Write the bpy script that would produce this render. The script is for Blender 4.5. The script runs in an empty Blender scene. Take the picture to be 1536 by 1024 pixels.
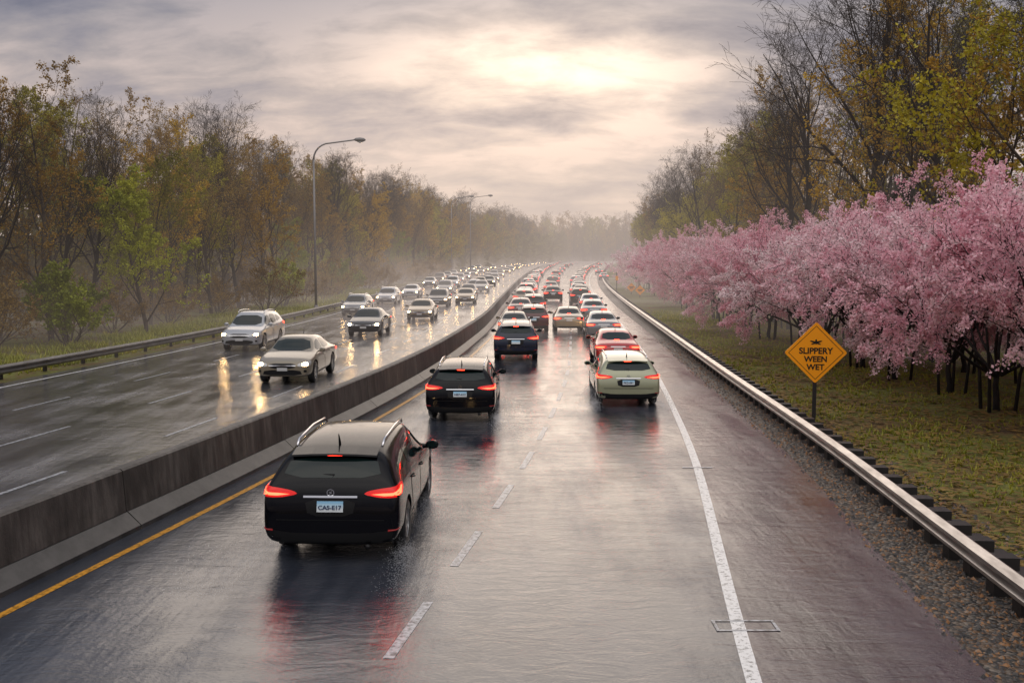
import bpy, bmesh, math, random
import numpy as np
from mathutils import Vector, Matrix
from mathutils.bvhtree import BVHTree
PI = math.pi
S = bpy.context.scene
COL = S.collection
rnd = random.Random(7)

# ------------------------------------------------------------------ camera
H0 = 4.2; F = 1475.0; PITCH = math.atan(127 / F)
cd = bpy.data.cameras.new('camera'); cam = bpy.data.objects.new('camera', cd); COL.objects.link(cam)
cam.location = (0, 0, H0); cam.rotation_euler = (PI / 2 - PITCH, 0, 0)
cd.sensor_width = 36; cd.lens = F / 1536 * 36; cd.clip_end = 9000; cd.clip_start = .1
S.camera = cam
def G(px, py, z=0.0):
    a = (px - 768) / F; b = (512 - py) / F
    c, s = math.cos(PITCH), math.sin(PITCH)
    d = Vector((a, c + b * s, -s + b * c))
    t = (z - H0) / d.z
    return Vector((d.x * t, d.y * t, z))

# ------------------------------------------------------------------ road lines X(Y)
KY = [0, 10, 20, 30, 50, 80, 120, 200, 320, 500, 800, 1400]
def curve(xs):
    xs = list(xs); n = len(KY)
    d = [(xs[i + 1] - xs[i]) / (KY[i + 1] - KY[i]) for i in range(n - 1)]
    m = [d[0]] + [(d[i - 1] * (KY[i + 1] - KY[i]) + d[i] * (KY[i] - KY[i - 1])) / (KY[i + 1] - KY[i - 1]) for i in range(1, n - 1)] + [d[-1]]
    def f(y):
        if y <= KY[0]: return xs[0] + m[0] * (y - KY[0])
        if y >= KY[-1]: return xs[-1] + m[-1] * (y - KY[-1])
        i = 0
        while KY[i + 1] < y: i += 1
        h = KY[i + 1] - KY[i]; t = (y - KY[i]) / h
        return ((2*t**3 - 3*t*t + 1) * xs[i] + (t**3 - 2*t*t + t) * h * m[i] + (-2*t**3 + 3*t*t) * xs[i + 1] + (t**3 - t*t) * h * m[i + 1])
    return f
BAR = curve([-8.8, -7.05, -5.25, -3.7, -2.0, -0.95, 0.2, 3.0, 8.5, 21, 48, 105])
YEL = curve([-8.0, -6.25, -4.35, -2.85, -1.15, -0.05, 1.2, 4.2, 10, 23, 50, 108])
EDG = curve([1.35, 2.47, 3.78, 4.75, 6.2, 7.7, 9.8, 15.8, 27, 46, 81, 150])
RED = curve([4.0, 4.85, 5.85, 6.35, 7.4, 8.7, 11, 17.3, 29, 48.5, 84, 155])
RAIL = curve([5.35, 5.82, 6.5, 6.95, 7.95, 9.5, 11.9, 18.3, 30.2, 50, 86, 158])
LRAIL = curve([-23, -21, -19.3, -17.8, -15.4, -13.9, -13.4, -12.6, -9.5, 4, 33, 95])
DSH = curve([-2.9, -1.3, .30, 1.5, 3.0, 4.4, 6.2, 10.4, 18.5, 34, 65, 130])
def LFR(fr):
    return lambda y: (LRAIL(y) + 1.0) * (1 - fr) + (BAR(y) - .8) * fr
def slope(f, y): return (f(y + .5) - f(y - .5))
def yrange(a, b, k=.04, mn=.6):
    out = [a]; y = a
    while y < b:
        y += max(mn, y * k); out.append(min(y, b))
    return out

# ------------------------------------------------------------------ materials
HZ = bpy.data.node_groups.new('Haze', 'ShaderNodeTree')  # haze painted into every material as emission, by distance and height
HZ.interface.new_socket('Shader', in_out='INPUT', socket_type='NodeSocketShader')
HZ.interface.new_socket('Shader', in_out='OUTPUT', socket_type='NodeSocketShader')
def mk_painted_haze():
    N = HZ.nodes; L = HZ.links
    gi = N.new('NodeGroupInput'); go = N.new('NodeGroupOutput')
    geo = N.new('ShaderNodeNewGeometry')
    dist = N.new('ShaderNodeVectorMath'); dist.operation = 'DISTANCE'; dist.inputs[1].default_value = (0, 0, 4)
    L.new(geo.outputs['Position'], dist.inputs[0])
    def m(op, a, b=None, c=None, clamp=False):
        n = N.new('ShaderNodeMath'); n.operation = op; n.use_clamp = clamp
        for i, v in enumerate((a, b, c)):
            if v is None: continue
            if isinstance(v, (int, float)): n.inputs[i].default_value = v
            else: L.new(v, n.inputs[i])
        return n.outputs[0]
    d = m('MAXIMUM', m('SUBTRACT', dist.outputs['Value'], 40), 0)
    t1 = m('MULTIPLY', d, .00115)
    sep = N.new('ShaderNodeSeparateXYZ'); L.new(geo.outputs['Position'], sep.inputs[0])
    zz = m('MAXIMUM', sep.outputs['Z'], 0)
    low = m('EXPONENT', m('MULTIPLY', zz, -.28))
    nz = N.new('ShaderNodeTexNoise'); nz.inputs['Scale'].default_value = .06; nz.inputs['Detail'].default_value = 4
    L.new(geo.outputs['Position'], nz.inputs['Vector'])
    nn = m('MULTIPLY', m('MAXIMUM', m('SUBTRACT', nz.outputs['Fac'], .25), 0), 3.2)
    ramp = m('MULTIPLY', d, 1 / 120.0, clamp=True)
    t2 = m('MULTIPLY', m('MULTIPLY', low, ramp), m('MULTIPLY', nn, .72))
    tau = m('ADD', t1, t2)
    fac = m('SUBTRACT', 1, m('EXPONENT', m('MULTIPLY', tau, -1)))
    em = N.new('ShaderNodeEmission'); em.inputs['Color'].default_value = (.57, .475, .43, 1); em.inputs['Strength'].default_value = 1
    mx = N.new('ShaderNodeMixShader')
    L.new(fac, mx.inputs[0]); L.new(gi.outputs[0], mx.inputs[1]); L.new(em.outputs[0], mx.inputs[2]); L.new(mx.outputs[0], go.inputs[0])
mk_painted_haze()
class Mat:
    def __init__(s, name, color=(.1, .1, .1), rough=.5, metal=0., **kw):
        s.m = bpy.data.materials.new(name); s.m.use_nodes = True
        s.N = s.m.node_tree.nodes; s.L = s.m.node_tree.links
        s.p = s.N['Principled BSDF']; out = s.N['Material Output']
        s.p.inputs['Base Color'].default_value = (*color, 1); s.p.inputs['Roughness'].default_value = rough
        s.p.inputs['Metallic'].default_value = metal
        for k, v in kw.items():
            s.p.inputs[k.replace('_', ' ')].default_value = v
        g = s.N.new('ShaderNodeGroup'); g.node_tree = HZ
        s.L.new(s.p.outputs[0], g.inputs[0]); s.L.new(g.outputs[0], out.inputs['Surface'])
        s.m.cycles.emission_sampling = 'NONE'
    def pos(s, sc=(1, 1, 1), obj=False):
        if obj:
            o = s.N.new('ShaderNodeTexCoord').outputs['Object']
        else:
            o = s.N.new('ShaderNodeNewGeometry').outputs['Position']
        v = s.N.new('ShaderNodeVectorMath'); v.operation = 'MULTIPLY'; v.inputs[1].default_value = sc
        s.L.new(o, v.inputs[0]); return v.outputs[0]
    def noise(s, vec, scale, detail=4, rough=.55, dist=0):
        n = s.N.new('ShaderNodeTexNoise'); n.inputs['Scale'].default_value = scale; n.inputs['Detail'].default_value = detail
        n.inputs['Roughness'].default_value = rough; n.inputs['Distortion'].default_value = dist
        s.L.new(vec, n.inputs['Vector']); return n.outputs['Fac']
    def ramp(s, fac, stops):
        r = s.N.new('ShaderNodeValToRGB'); e = r.color_ramp.elements
        while len(e) < len(stops): e.new(.5)
        for i, (p, c) in enumerate(stops):
            e[i].position = p
            e[i].color = (*c, 1) if hasattr(c, '__len__') else (c, c, c, 1)
        s.L.new(fac, r.inputs[0]); return r.outputs[0]
    def math(s, op, a, b):
        n = s.N.new('ShaderNodeMath'); n.operation = op
        for i, v in enumerate((a, b)):
            if isinstance(v, (int, float)): n.inputs[i].default_value = v
            else: s.L.new(v, n.inputs[i])
        return n.outputs[0]
    def set(s, name, o): s.L.new(o, s.p.inputs[name]); return s
    def bump(s, h, strength, dist):
        b = s.N.new('ShaderNodeBump'); b.inputs['Strength'].default_value = strength; b.inputs['Distance'].default_value = dist
        s.L.new(h, b.inputs['Height']); s.L.new(b.outputs[0], s.p.inputs['Normal']); return s

def wet_asphalt(name, c0, c1, rg=(.03, .085, .26), ior=1.85, bs=.42):
    a = Mat(name, rough=.15); a.p.inputs['IOR'].default_value = ior
    v = a.pos(); vs = a.pos((1, .16, 1)); vx = a.pos((.40, 1, 1))
    big = a.noise(v, .45, 5, .6, .4)
    stk = a.noise(vs, 1.3, 4, .6)
    fine = a.noise(v, 70, 3, .7)
    mixc = a.math('ADD', a.math('MULTIPLY', fine, .4), a.math('MULTIPLY', stk, .6))
    a.set('Base Color', a.ramp(mixc, [(.34, c0), (.64, c1)]))
    rr = a.math('ADD', a.math('MULTIPLY', big, .5), a.math('MULTIPLY', stk, .5))
    a.set('Roughness', a.ramp(rr, [(.38, rg[0]), (.5, rg[1]), (.62, rg[2])]))
    rip = a.noise(vx, 3.6, 5, .62, .8); rip2 = a.noise(v, 20, 3, .6)
    vo = a.N.new('ShaderNodeTexVoronoi'); vo.inputs['Scale'].default_value = 5.5; a.L.new(v, vo.inputs['Vector'])
    drop = a.ramp(vo.outputs['Distance'], [(.0, .6), (.05, 0), (.10, 0), (.13, .5), (.17, 0)])
    dry = a.ramp(rr, [(.40, .35), (.6, 1.0)])
    hgt = a.math('MULTIPLY', a.math('ADD', a.math('ADD', a.math('MULTIPLY', rip, 1.0), a.math('MULTIPLY', drop, .12)), a.math('ADD', a.math('MULTIPLY', rip2, .25), a.math('MULTIPLY', fine, .16))), dry)
    a.bump(hgt, bs, .045)
    return a.m
M = {}
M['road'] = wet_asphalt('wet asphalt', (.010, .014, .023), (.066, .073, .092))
M['road_left'] = wet_asphalt('wet asphalt of the oncoming side', (.030, .033, .040), (.15, .145, .15), (.04, .12, .30), 2.1, .5)  # paler base colour stands in for the sky reflected in the wet surface
M['shoulder'] = wet_asphalt('wet shoulder asphalt', (.016, .011, .020), (.064, .042, .056))
def paintline(name, col, lo=.36, hi=.50):
    a = Mat(name, col, .3); v = a.pos()
    n = a.noise(v, 14, 5, .7)
    a.set('Base Color', a.ramp(n, [(lo, tuple(c * .18 for c in col)), (hi, col)]))
    a.bump(a.noise(a.pos((.45, 1, 1)), 4.5, 4), .3, .03); return a.m
M['white_line'] = paintline('white road paint', (.76, .76, .76))
M['dash_line'] = paintline('worn white road paint', (.46, .47, .50), .38, .56)
M['yellow_line'] = paintline('yellow road paint', (.68, .32, .03), .36, .54)
a = Mat('ground cover', rough=.9); v = a.pos()
n = a.math('ADD', a.math('MULTIPLY', a.noise(v, .35, 6, .7), .55), a.math('MULTIPLY', a.noise(v, 6, 5, .7), .45))
a.set('Base Color', a.ramp(n, [(.38, (.06, .040, .018)), (.46, (.18, .11, .042)), (.52, (.14, .15, .030)), (.58, (.22, .23, .040)), (.66, (.25, .16, .06))]))
a.bump(a.noise(v, 9, 5, .7), .8, .15); M['ground'] = a.m
a = Mat('wet gravel', rough=.45); v = a.pos()
vo = a.N.new('ShaderNodeTexVoronoi'); vo.inputs['Scale'].default_value = 16; a.L.new(v, vo.inputs['Vector'])
sepc = a.N.new('ShaderNodeSeparateColor'); a.L.new(vo.outputs['Color'], sepc.inputs[0])
a.set('Base Color', a.ramp(sepc.outputs[0], [(.0, (.015, .014, .014)), (.5, (.05, .045, .04)), (.8, (.12, .062, .025)), (1, (.14, .12, .10))]))
a.bump(a.math('SUBTRACT', 1, vo.outputs['Distance']), 1, .05); M['gravel'] = a.m
a = Mat('stone chips', rough=.5); oi = a.noise(a.pos(), 9, 2)
a.set('Base Color', a.ramp(oi, [(.3, (.02, .02, .02)), (.5, (.07, .06, .055)), (.58, (.30, .13, .035)), (.7, (.18, .15, .12))])); M['chips'] = a.m
def leafmat(name, stops, trans=.3, sc=.55):
    a = Mat(name, rough=.6); v = a.pos()
    n = a.noise(v, sc, 3, .6); f = a.noise(v, 7, 2)
    oi = a.N.new('ShaderNodeObjectInfo')
    s = a.math('ADD', a.math('ADD', a.math('MULTIPLY', n, .5), a.math('MULTIPLY', f, .3)), a.math('MULTIPLY', oi.outputs['Random'], .2))
    c = a.ramp(s, stops); a.set('Base Color', c)
    tr = a.N.new('ShaderNodeBsdfTranslucent'); a.L.new(c, tr.inputs[0])
    mx = a.N.new('ShaderNodeMixShader'); mx.inputs[0].default_value = trans
    g = [x for x in a.N if x.type == 'GROUP'][0]
    a.L.new(a.p.outputs[0], mx.inputs[1]); a.L.new(tr.outputs[0], mx.inputs[2]); a.L.new(mx.outputs[0], g.inputs[0])
    return a.m
M['leaf_amber'] = leafmat('amber spring leaves', [(.3, (.13, .075, .008)), (.5, (.42, .24, .024)), (.68, (.66, .44, .04))])
M['leaf_yellow'] = leafmat('yellow green leaves', [(.3, (.11, .11, .008)), (.5, (.38, .33, .022)), (.68, (.64, .54, .04))])
M['leaf_green'] = leafmat('fresh green leaves', [(.3, (.09, .12, .008)), (.5, (.27, .30, .018)), (.68, (.48, .48, .035))])
M['leaf_brown'] = leafmat('brown bud haze', [(.3, (.11, .065, .022)), (.5, (.27, .17, .045)), (.68, (.42, .28, .065))])
M['wood_mass'] = leafmat('dense thicket', [(.3, (.028, .021, .010)), (.45, (.085, .058, .021)), (.56, (.15, .12, .026)), (.68, (.23, .20, .035))], .15, .25)
M['blossom'] = leafmat('pink blossom', [(.26, (.66, .27, .38)), (.44, (.93, .57, .65)), (.62, (.98, .84, .86))], .35, .9)
M['grass'] = leafmat('grass blades', [(.3, (.14, .13, .020)), (.5, (.27, .29, .03)), (.7, (.50, .40, .06))], .3, .4)
def bark(name, c0, c1):
    a = Mat(name, rough=.85); v = a.pos((1, 1, .3), True)
    a.set('Base Color', a.ramp(a.noise(v, 9, 5, .7), [(.35, c0), (.65, c1)])); a.bump(a.noise(v, 18, 4), .6, .03); return a.m
M['bark'] = bark('grey brown bark', (.026, .020, .015), (.10, .075, .055))
M['bark_dark'] = bark('wet dark bark', (.009, .007, .007), (.03, .022, .02))
M['twig'] = Mat('twigs', (.09, .063, .04), .85).m
M['twig_dark'] = Mat('dark twigs', (.020, .014, .013), .85).m
a = Mat('weathered concrete', rough=.55); v = a.pos((1, 1, .5))
n = a.math('ADD', a.math('MULTIPLY', a.noise(v, 1.3, 6, .7), .6), a.math('MULTIPLY', a.noise(a.pos((4, 4, .4)), 2.2, 4), .4))
a.set('Base Color', a.ramp(n, [(.36, (.022, .020, .018)), (.5, (.062, .055, .050)), (.64, (.125, .112, .102))]))
a.bump(a.noise(a.pos(), 30, 4), .4, .01); M['concrete'] = a.m
a = Mat('concrete toe', rough=.4); a.set('Base Color', a.ramp(a.noise(a.pos(), 2.3, 6, .7), [(.34, (.018, .017, .017)), (.62, (.06, .057, .055))])); M['toe'] = a.m
a = Mat('galvanised steel', rough=.28, metal=.9); a.set('Base Color', a.ramp(a.noise(a.pos((3, .5, 3)), 3, 4), [(.3, (.28, .26, .25)), (.7, (.6, .57, .55))])); M['steel'] = a.m
a = Mat('weathered steel', rough=.5, metal=.4); a.set('Base Color', a.ramp(a.noise(a.pos((3, .5, 3)), 3, 4), [(.3, (.09, .085, .08)), (.7, (.20, .19, .18))])); M['steel_dull'] = a.m
M['post'] = Mat('dark wet timber', (.016, .014, .014), .5).m
M['lamp_steel'] = Mat('lamp steel', (.22, .21, .21), .45, .3).m
M['lamp_glass'] = Mat('lamp lens', (.5, .5, .5), .2).m
a = Mat('orange sign sheeting', (1.0, .36, .005), .4); M['sign'] = a.m
M['sign_black'] = Mat('sign lettering', (.006, .006, .006), .4).m
M['rubber'] = Mat('tyre rubber', (.012, .012, .013), .45).m
M['rim'] = Mat('alloy', (.42, .42, .43), .25, .8).m
M['glass'] = Mat('tinted car glass', (.004, .012, .012), .04, 0, Specular_IOR_Level=.4).m
M['black'] = Mat('black trim', (.006, .006, .007), .4, 0, Specular_IOR_Level=.3).m
M['chrome'] = Mat('chrome', (.75, .75, .78), .12, 1).m
a = Mat('plate blue', rough=.35)
tc = a.N.new('ShaderNodeTexCoord').outputs['Object']; sp = a.N.new('ShaderNodeSeparateXYZ'); a.L.new(tc, sp.inputs[0])
a.set('Base Color', a.ramp(sp.outputs[2], [(.72, (.70, .74, .76)), (.78, (.70, .76, .80)), (.84, (.45, .66, .80)), (.87, (.25, .50, .72))])); M['plate'] = a.m
M['plate_text'] = Mat('plate lettering', (.03, .05, .12), .4).m
def lamp(name, col, st, base=(.2, .01, .01), samp='AUTO'):
    a = Mat(name, base, .15); a.p.inputs['Emission Color'].default_value = (*col, 1); a.p.inputs['Emission Strength'].default_value = st
    a.m.cycles.emission_sampling = samp; return a.m
M['tail'] = lamp('red tail lens', (1, .010, .006), .55, (.22, .006, .006), 'NONE')
M['brake'] = lamp('lit brake light', (1, .03, .012), 17)
M['brake_far'] = lamp('lit brake light far away', (1, .045, .02), 6, samp='NONE')
M['tail_far'] = lamp('lit tail lens', (1, .03, .012), 1.3, samp='NONE')
M['head'] = lamp('lit headlight', (1, .60, .24), 110, (.6, .6, .6))
M['head_far'] = lamp('lit headlight far away', (1, .60, .24), 50, (.6, .6, .6), 'NONE')
M['reflector'] = Mat('red reflector', (.35, .02, .02), .2).m
def paint(name, col, metal=.35, rough=.3, coat=1., spec=.5):
    a = Mat(name, col, rough, metal); a.p.inputs['Coat Weight'].default_value = coat; a.p.inputs['Coat Roughness'].default_value = .03
    a.p.inputs['Specular IOR Level'].default_value = spec
    n = a.noise(a.pos(), 70, 2); a.bump(a.ramp(n, [(.57, 0), (.66, 1)]), .2, .003); return a.m
P = {'black': paint('black paint', (.002, .002, .004), 0, .12, .36, .06), 'navy': paint('navy paint', (.010, .015, .035), 0, .2, .6, .2), 'cream': paint('pale champagne paint', (.33, .34, .22), .25),
     'silver': paint('silver paint', (.42, .43, .45), .5), 'grey': paint('grey paint', (.15, .16, .18), .4), 'darkgrey': paint('charcoal paint', (.028, .030, .034), .2, .2, .6, .3),
     'red': paint('red paint', (.42, .015, .015), .1), 'beige': paint('beige grey paint', (.25, .21, .15), .3), 'gold': paint('bronze paint', (.20, .135, .06), .4),
     'maroon': paint('maroon paint', (.07, .006, .010), .1, .2, .7, .3), 'white': paint('white paint', (.7, .7, .7), .0), 'blue': paint('steel blue paint', (.08, .12, .18), .3)}

# ------------------------------------------------------------------ mesh helpers
class MB:
    def __init__(s): s.v = []; s.f = []; s.mi = []
    def add(s, vs, fs, mi=0):
        o = len(s.v); s.v.extend(vs); s.f.extend([tuple(i + o for i in f) for f in fs]); s.mi.extend([mi] * len(fs))
    def box(s, c, d, mi=0, rz=0, taper=1):
        x, y, z = [k / 2 for k in d]; ca, sa = math.cos(rz), math.sin(rz); vs = []
        for sz in (-1, 1):
            k = taper if sz > 0 else 1
            for sx, sy in ((-1, -1), (1, -1), (1, 1), (-1, 1)):
                px, py = sx * x * k, sy * y * k
                vs.append((c[0] + px * ca - py * sa, c[1] + px * sa + py * ca, c[2] + sz * z))
        s.add(vs, [(0, 3, 2, 1), (4, 5, 6, 7), (0, 1, 5, 4), (1, 2, 6, 5), (2, 3, 7, 6), (3, 0, 4, 7)], mi)
    def tube(s, pts, rs, n=6, mi=0, cap=True):
        pts = [Vector(p) for p in pts]; vs = []; fs = []
        for i, p in enumerate(pts):
            d = (pts[min(i + 1, len(pts) - 1)] - pts[max(i - 1, 0)])
            if d.length < 1e-9: d = Vector((0, 0, 1))
            d.normalize(); a = d.cross(Vector((1, 0, 0)) if abs(d.x) < .8 else Vector((0, 1, 0))); a.normalize(); b = d.cross(a)
            r = rs[i] if hasattr(rs, '__len__') else rs
            for k in range(n):
                t = 2 * PI * k / n; q = p + a * (math.cos(t) * r) + b * (math.sin(t) * r); vs.append((q.x, q.y, q.z))
        for i in range(len(pts) - 1):
            for k in range(n):
                k2 = (k + 1) % n; fs.append((i * n + k, i * n + k2, (i + 1) * n + k2, (i + 1) * n + k))
        if cap: fs.append(tuple(range(n))[::-1]); fs.append(tuple((len(pts) - 1) * n + k for k in range(n)))
        s.add(vs, fs, mi)
    def lathe_x(s, prof, n=24, mi=0, c=(0, 0, 0)):
        vs = []; fs = []
        for x, r in prof:
            for k in range(n):
                t = 2 * PI * k / n; vs.append((c[0] + x, c[1] + r * math.cos(t), c[2] + r * math.sin(t)))
        for i in range(len(prof) - 1):
            for k in range(n):
                k2 = (k + 1) % n; fs.append((i * n + k, i * n + k2, (i + 1) * n + k2, (i + 1) * n + k))
        s.add(vs, fs, mi)
    def build(s, name, mats, parent=None, smooth=False):
        me = bpy.data.meshes.new(name); me.from_pydata([tuple(v) for v in s.v], [], s.f)
        if not isinstance(mats, (list, tuple)): mats = [mats]
        for m in mats: me.materials.append(m)
        if len(mats) > 1: me.polygons.foreach_set('material_index', s.mi)
        if smooth: me.polygons.foreach_set('use_smooth', [True] * len(me.polygons))
        me.update(); o = bpy.data.objects.new(name, me); COL.objects.link(o)
        if parent: o.parent = parent
        return o
def tag(o, label, cat, group=None, kind=None):
    o['label'] = label
    if cat: o['category'] = cat
    if group: o['group'] = group
    if kind: o['kind'] = kind
    return o
def struct(o, label, cat): return tag(o, label, cat, kind='structure')
def empty(name, loc=(0, 0, 0), rz=0):
    o = bpy.data.objects.new(name, None); COL.objects.link(o); o.location = loc; o.rotation_euler = (0, 0, rz); o.empty_display_size = .2; return o
def copy_tree(o, parent=None, skip=()):
    c = o.copy(); COL.objects.link(c)
    if parent: c.parent = parent
    for ch in list(o.children):
        if ch.name.split('.')[0] in skip: continue
        copy_tree(ch, c, skip)
    return c
def sheet(name, f0, f1, ys, z, mat, nx=1):
    mb = MB(); vs = []
    for y in ys:
        a, b = f0(y), f1(y)
        for k in range(nx + 1): vs.append((a + (b - a) * k / nx, y, z))
    w = nx + 1
    mb.add(vs, [(i * w + k, i * w + k + 1, (i + 1) * w + k + 1, (i + 1) * w + k) for i in range(len(ys) - 1) for k in range(nx)])
    return mb.build(name, mat)
def sweep(mb, prof, f, ys, mi=0, closed=True, caps=True):
    n = len(prof); vs = []; fs = []
    for y in ys:
        sl = slope(f, y); nx, ny = 1 / math.hypot(1, sl), -sl / math.hypot(1, sl)
        for dx, z in prof: vs.append((f(y) + dx * nx, y + dx * ny, z))
    for i in range(len(ys) - 1):
        for k in range(n if closed else n - 1):
            k2 = (k + 1) % n; fs.append((i * n + k, i * n + k2, (i + 1) * n + k2, (i + 1) * n + k))
    if closed and caps: fs.append(tuple(range(n))[::-1]); fs.append(tuple((len(ys) - 1) * n + k for k in range(n)))
    mb.add(vs, fs, mi)

# ------------------------------------------------------------------ ground and roads
YEND = 905
mb = MB(); gx = [-3000, -1200, -500, -250] + list(range(-140, -20, 12)) + list(range(-20, 120, 10)) + [140, 180, 250, 400, 800, 1500, 3000]
gy = [-200, -50, 0, 10, 20, 30, 40, 55, 70, 90, 120, 160, 200, 260, 330, 420, 520, 650, 800, 1000, 1400, 2200, 4000, 7000]
def gz(x, y):
    z = -.03
    dl = LRAIL(y) - 6 - x; dr = x - RAIL(y) - 9
    if dl > 0: z += min(dl * .03, 3) * min(1, max(0, y / 120)) + (min(dl * .06, 6) if y > 250 else 0)
    if dr > 0: z += min(dr * .03, 3)
    return z
vs = [(x, y, gz(x, y)) for y in gy for x in gx]; w = len(gx)
mb.add(vs, [(j * w + i, j * w + i + 1, (j + 1) * w + i + 1, (j + 1) * w + i) for j in range(len(gy) - 1) for i in range(w - 1)])
struct(mb.build('ground', M['ground'], smooth=True), 'grassy brown ground on both sides of the highway', 'ground')
YS = yrange(-5, YEND)
struct(sheet('road', BAR, EDG, YS, 0, M['road'], 3), 'wet reflective asphalt of the right carriageway', 'road')
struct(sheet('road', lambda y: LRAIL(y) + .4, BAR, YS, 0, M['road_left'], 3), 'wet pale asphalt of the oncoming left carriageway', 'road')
struct(sheet('road_shoulder', EDG, RED, YS, 0.0, M['shoulder'], 2), 'wet purplish asphalt shoulder on the right of the white edge line', 'road')
struct(sheet('gravel_verge', RED, lambda y: RAIL(y) + .9, YS, -.006, M['gravel'], 2), 'dark wet gravel strip below the right guardrail', 'gravel')
def line(name, f, w, mat, y0=-4, y1=900, z=.004):
    return sheet(name, lambda y: f(y) - w / 2, lambda y: f(y) + w / 2, yrange(y0, y1), z, mat)
struct(line('edge_line', EDG, .16, M['white_line']), 'solid white edge line along the right lane', 'road marking')
struct(line('yellow_edge_line', YEL, .12, M['yellow_line']), 'yellow line beside the concrete barrier', 'road marking')
struct(line('edge_line', lambda y: LRAIL(y) + 1.1, .13, M['white_line']), 'solid white edge line along the left guardrail', 'road marking')
def dashes(name, f, y0, y1, dl, per, w, label):
    mb = MB(); y = y0
    while y < y1:
        p = [(f(y) - w / 2, y, .004), (f(y) + w / 2, y, .004), (f(y + dl) + w / 2, y + dl, .004), (f(y + dl) - w / 2, y + dl, .004)]
        mb.add(p, [(0, 1, 2, 3)]); y += per
    struct(mb.build(name, M['dash_line']), label, 'road marking')
dashes('lane_dash_line', DSH, 6.9, 400, 1.7, 3.1, .12, 'dashed white line between the two lanes on the right carriageway')
for fr, nm in ((.29, 'outermost'), (.54, 'middle'), (.79, 'innermost')):
    dashes('lane_dash_line', LFR(fr), 12.5 + fr * 5, 400, 2.6, 6.4, .10, nm + ' dashed white line on the oncoming carriageway')
mb = MB()
def rectline(cx, cy, w, h, t):
    for (x0, x1, y0, y1) in ((cx - w/2, cx + w/2, cy - h/2, cy - h/2 + t), (cx - w/2, cx + w/2, cy + h/2 - t, cy + h/2), (cx - w/2, cx - w/2 + t, cy - h/2 + t, cy + h/2 - t), (cx + w/2 - t, cx + w/2, cy - h/2 + t, cy + h/2 - t)):
        mb.add([(x0, y0, .008), (x1, y0, .008), (x1, y1, .008), (x0, y1, .008)], [(0, 1, 2, 3)])
g = G(1118, 938); rectline(g.x, g.y, .72, .33, .035)
g = G(1046, 701); mb.add([(g.x - .3, g.y - .05, .008), (g.x + .3, g.y - .05, .008), (g.x + .3, g.y + .05, .008), (g.x - .3, g.y + .05, .008)], [(0, 1, 2, 3)])
struct(mb.build('shoulder_marking', M['dash_line']), 'pale worn box outlines painted across the right edge line', 'road marking')

# ------------------------------------------------------------------ barrier
bar = empty('concrete_barrier', (BAR(10), 10, 0)); tag(bar, 'long weathered concrete median barrier curving between the two carriageways', 'barrier')
mw = MB(); mt = MB(); y = -3
while y < 890:
    L = 6 if y < 200 else 30
    ys = [y + .012] + [y + L * k / 4 for k in (1, 2, 3)] + [y + L - .012]
    sweep(mw, [(-.16, .27), (.16, .27), (.115, .90), (.08, .93), (-.08, .93), (-.115, .90)], BAR, ys)
    sweep(mt, [(-.40, 0), (.40, 0), (.40, .07), (.18, .265), (-.18, .265), (-.40, .07)], BAR, ys)
    y += L
for nm, q, m in (('barrier_wall', mw, M['concrete']), ('barrier_toe', mt, M['toe'])):
    o = q.build(nm, m); o.parent = bar; o.matrix_parent_inverse = Matrix.Translation(bar.location).inverted()

# ------------------------------------------------------------------ guardrails
def guardrail(f, face, label, y0, dy, ymax, dz, low):
    r = empty('guardrail', (f(y0), y0, 0)); tag(r, label, 'guardrail')
    inv = Matrix.Translation(r.location).inverted()
    prof = [(0, .48), (.04, .51), (.085, .55), (.085, .59), (.01, .63), (.01, .66), (.085, .70), (.085, .74), (.04, .78), (0, .81)]
    pr = [(face * dx, z - dz) for dx, z in prof] + [(face * (dx - .012), z - dz) for dx, z in reversed(prof)]
    mb = MB(); sweep(mb, pr, f, yrange(y0 - 4, 890)); o = mb.build('rail', M['steel'] if low else M['steel_dull'], r, True); o.matrix_parent_inverse = inv
    o.data.set_sharp_from_angle(angle=.6)
    def post(mb, y):
        a = -math.atan(slope(f, y))
        if low:
            mb.box((f(y) - face * .19, y, .24), (.30, .24, .50), rz=a)
            mb.box((f(y) - face * .46, y, .14), (.20, .24, .34), rz=a)
        else:
            mb.box((f(y) - face * .22, y, .24), (.10, .12, .48), rz=a)
            mb.box((f(y) - face * .08, y, .36), (.13, .10, .20), rz=a)
    y = y0
    for i in range(98):
        mb = MB(); post(mb, y); o = mb.build('post', M['post'], r); o.matrix_parent_inverse = inv; y += dy
    mb = MB()
    while y < ymax: post(mb, y); y += dy * 2
    o = mb.build('far_posts', M['post'], r); o.matrix_parent_inverse = inv; o['kind'] = 'stuff'
guardrail(RAIL, -1, 'shiny wet steel guardrail with dark timber posts along the right verge', 6, .75, 400, .28, True)
guardrail(LRAIL, 1, 'steel guardrail along the left edge of the oncoming carriageway', 26, 2.5, 500, .27, False)

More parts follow.
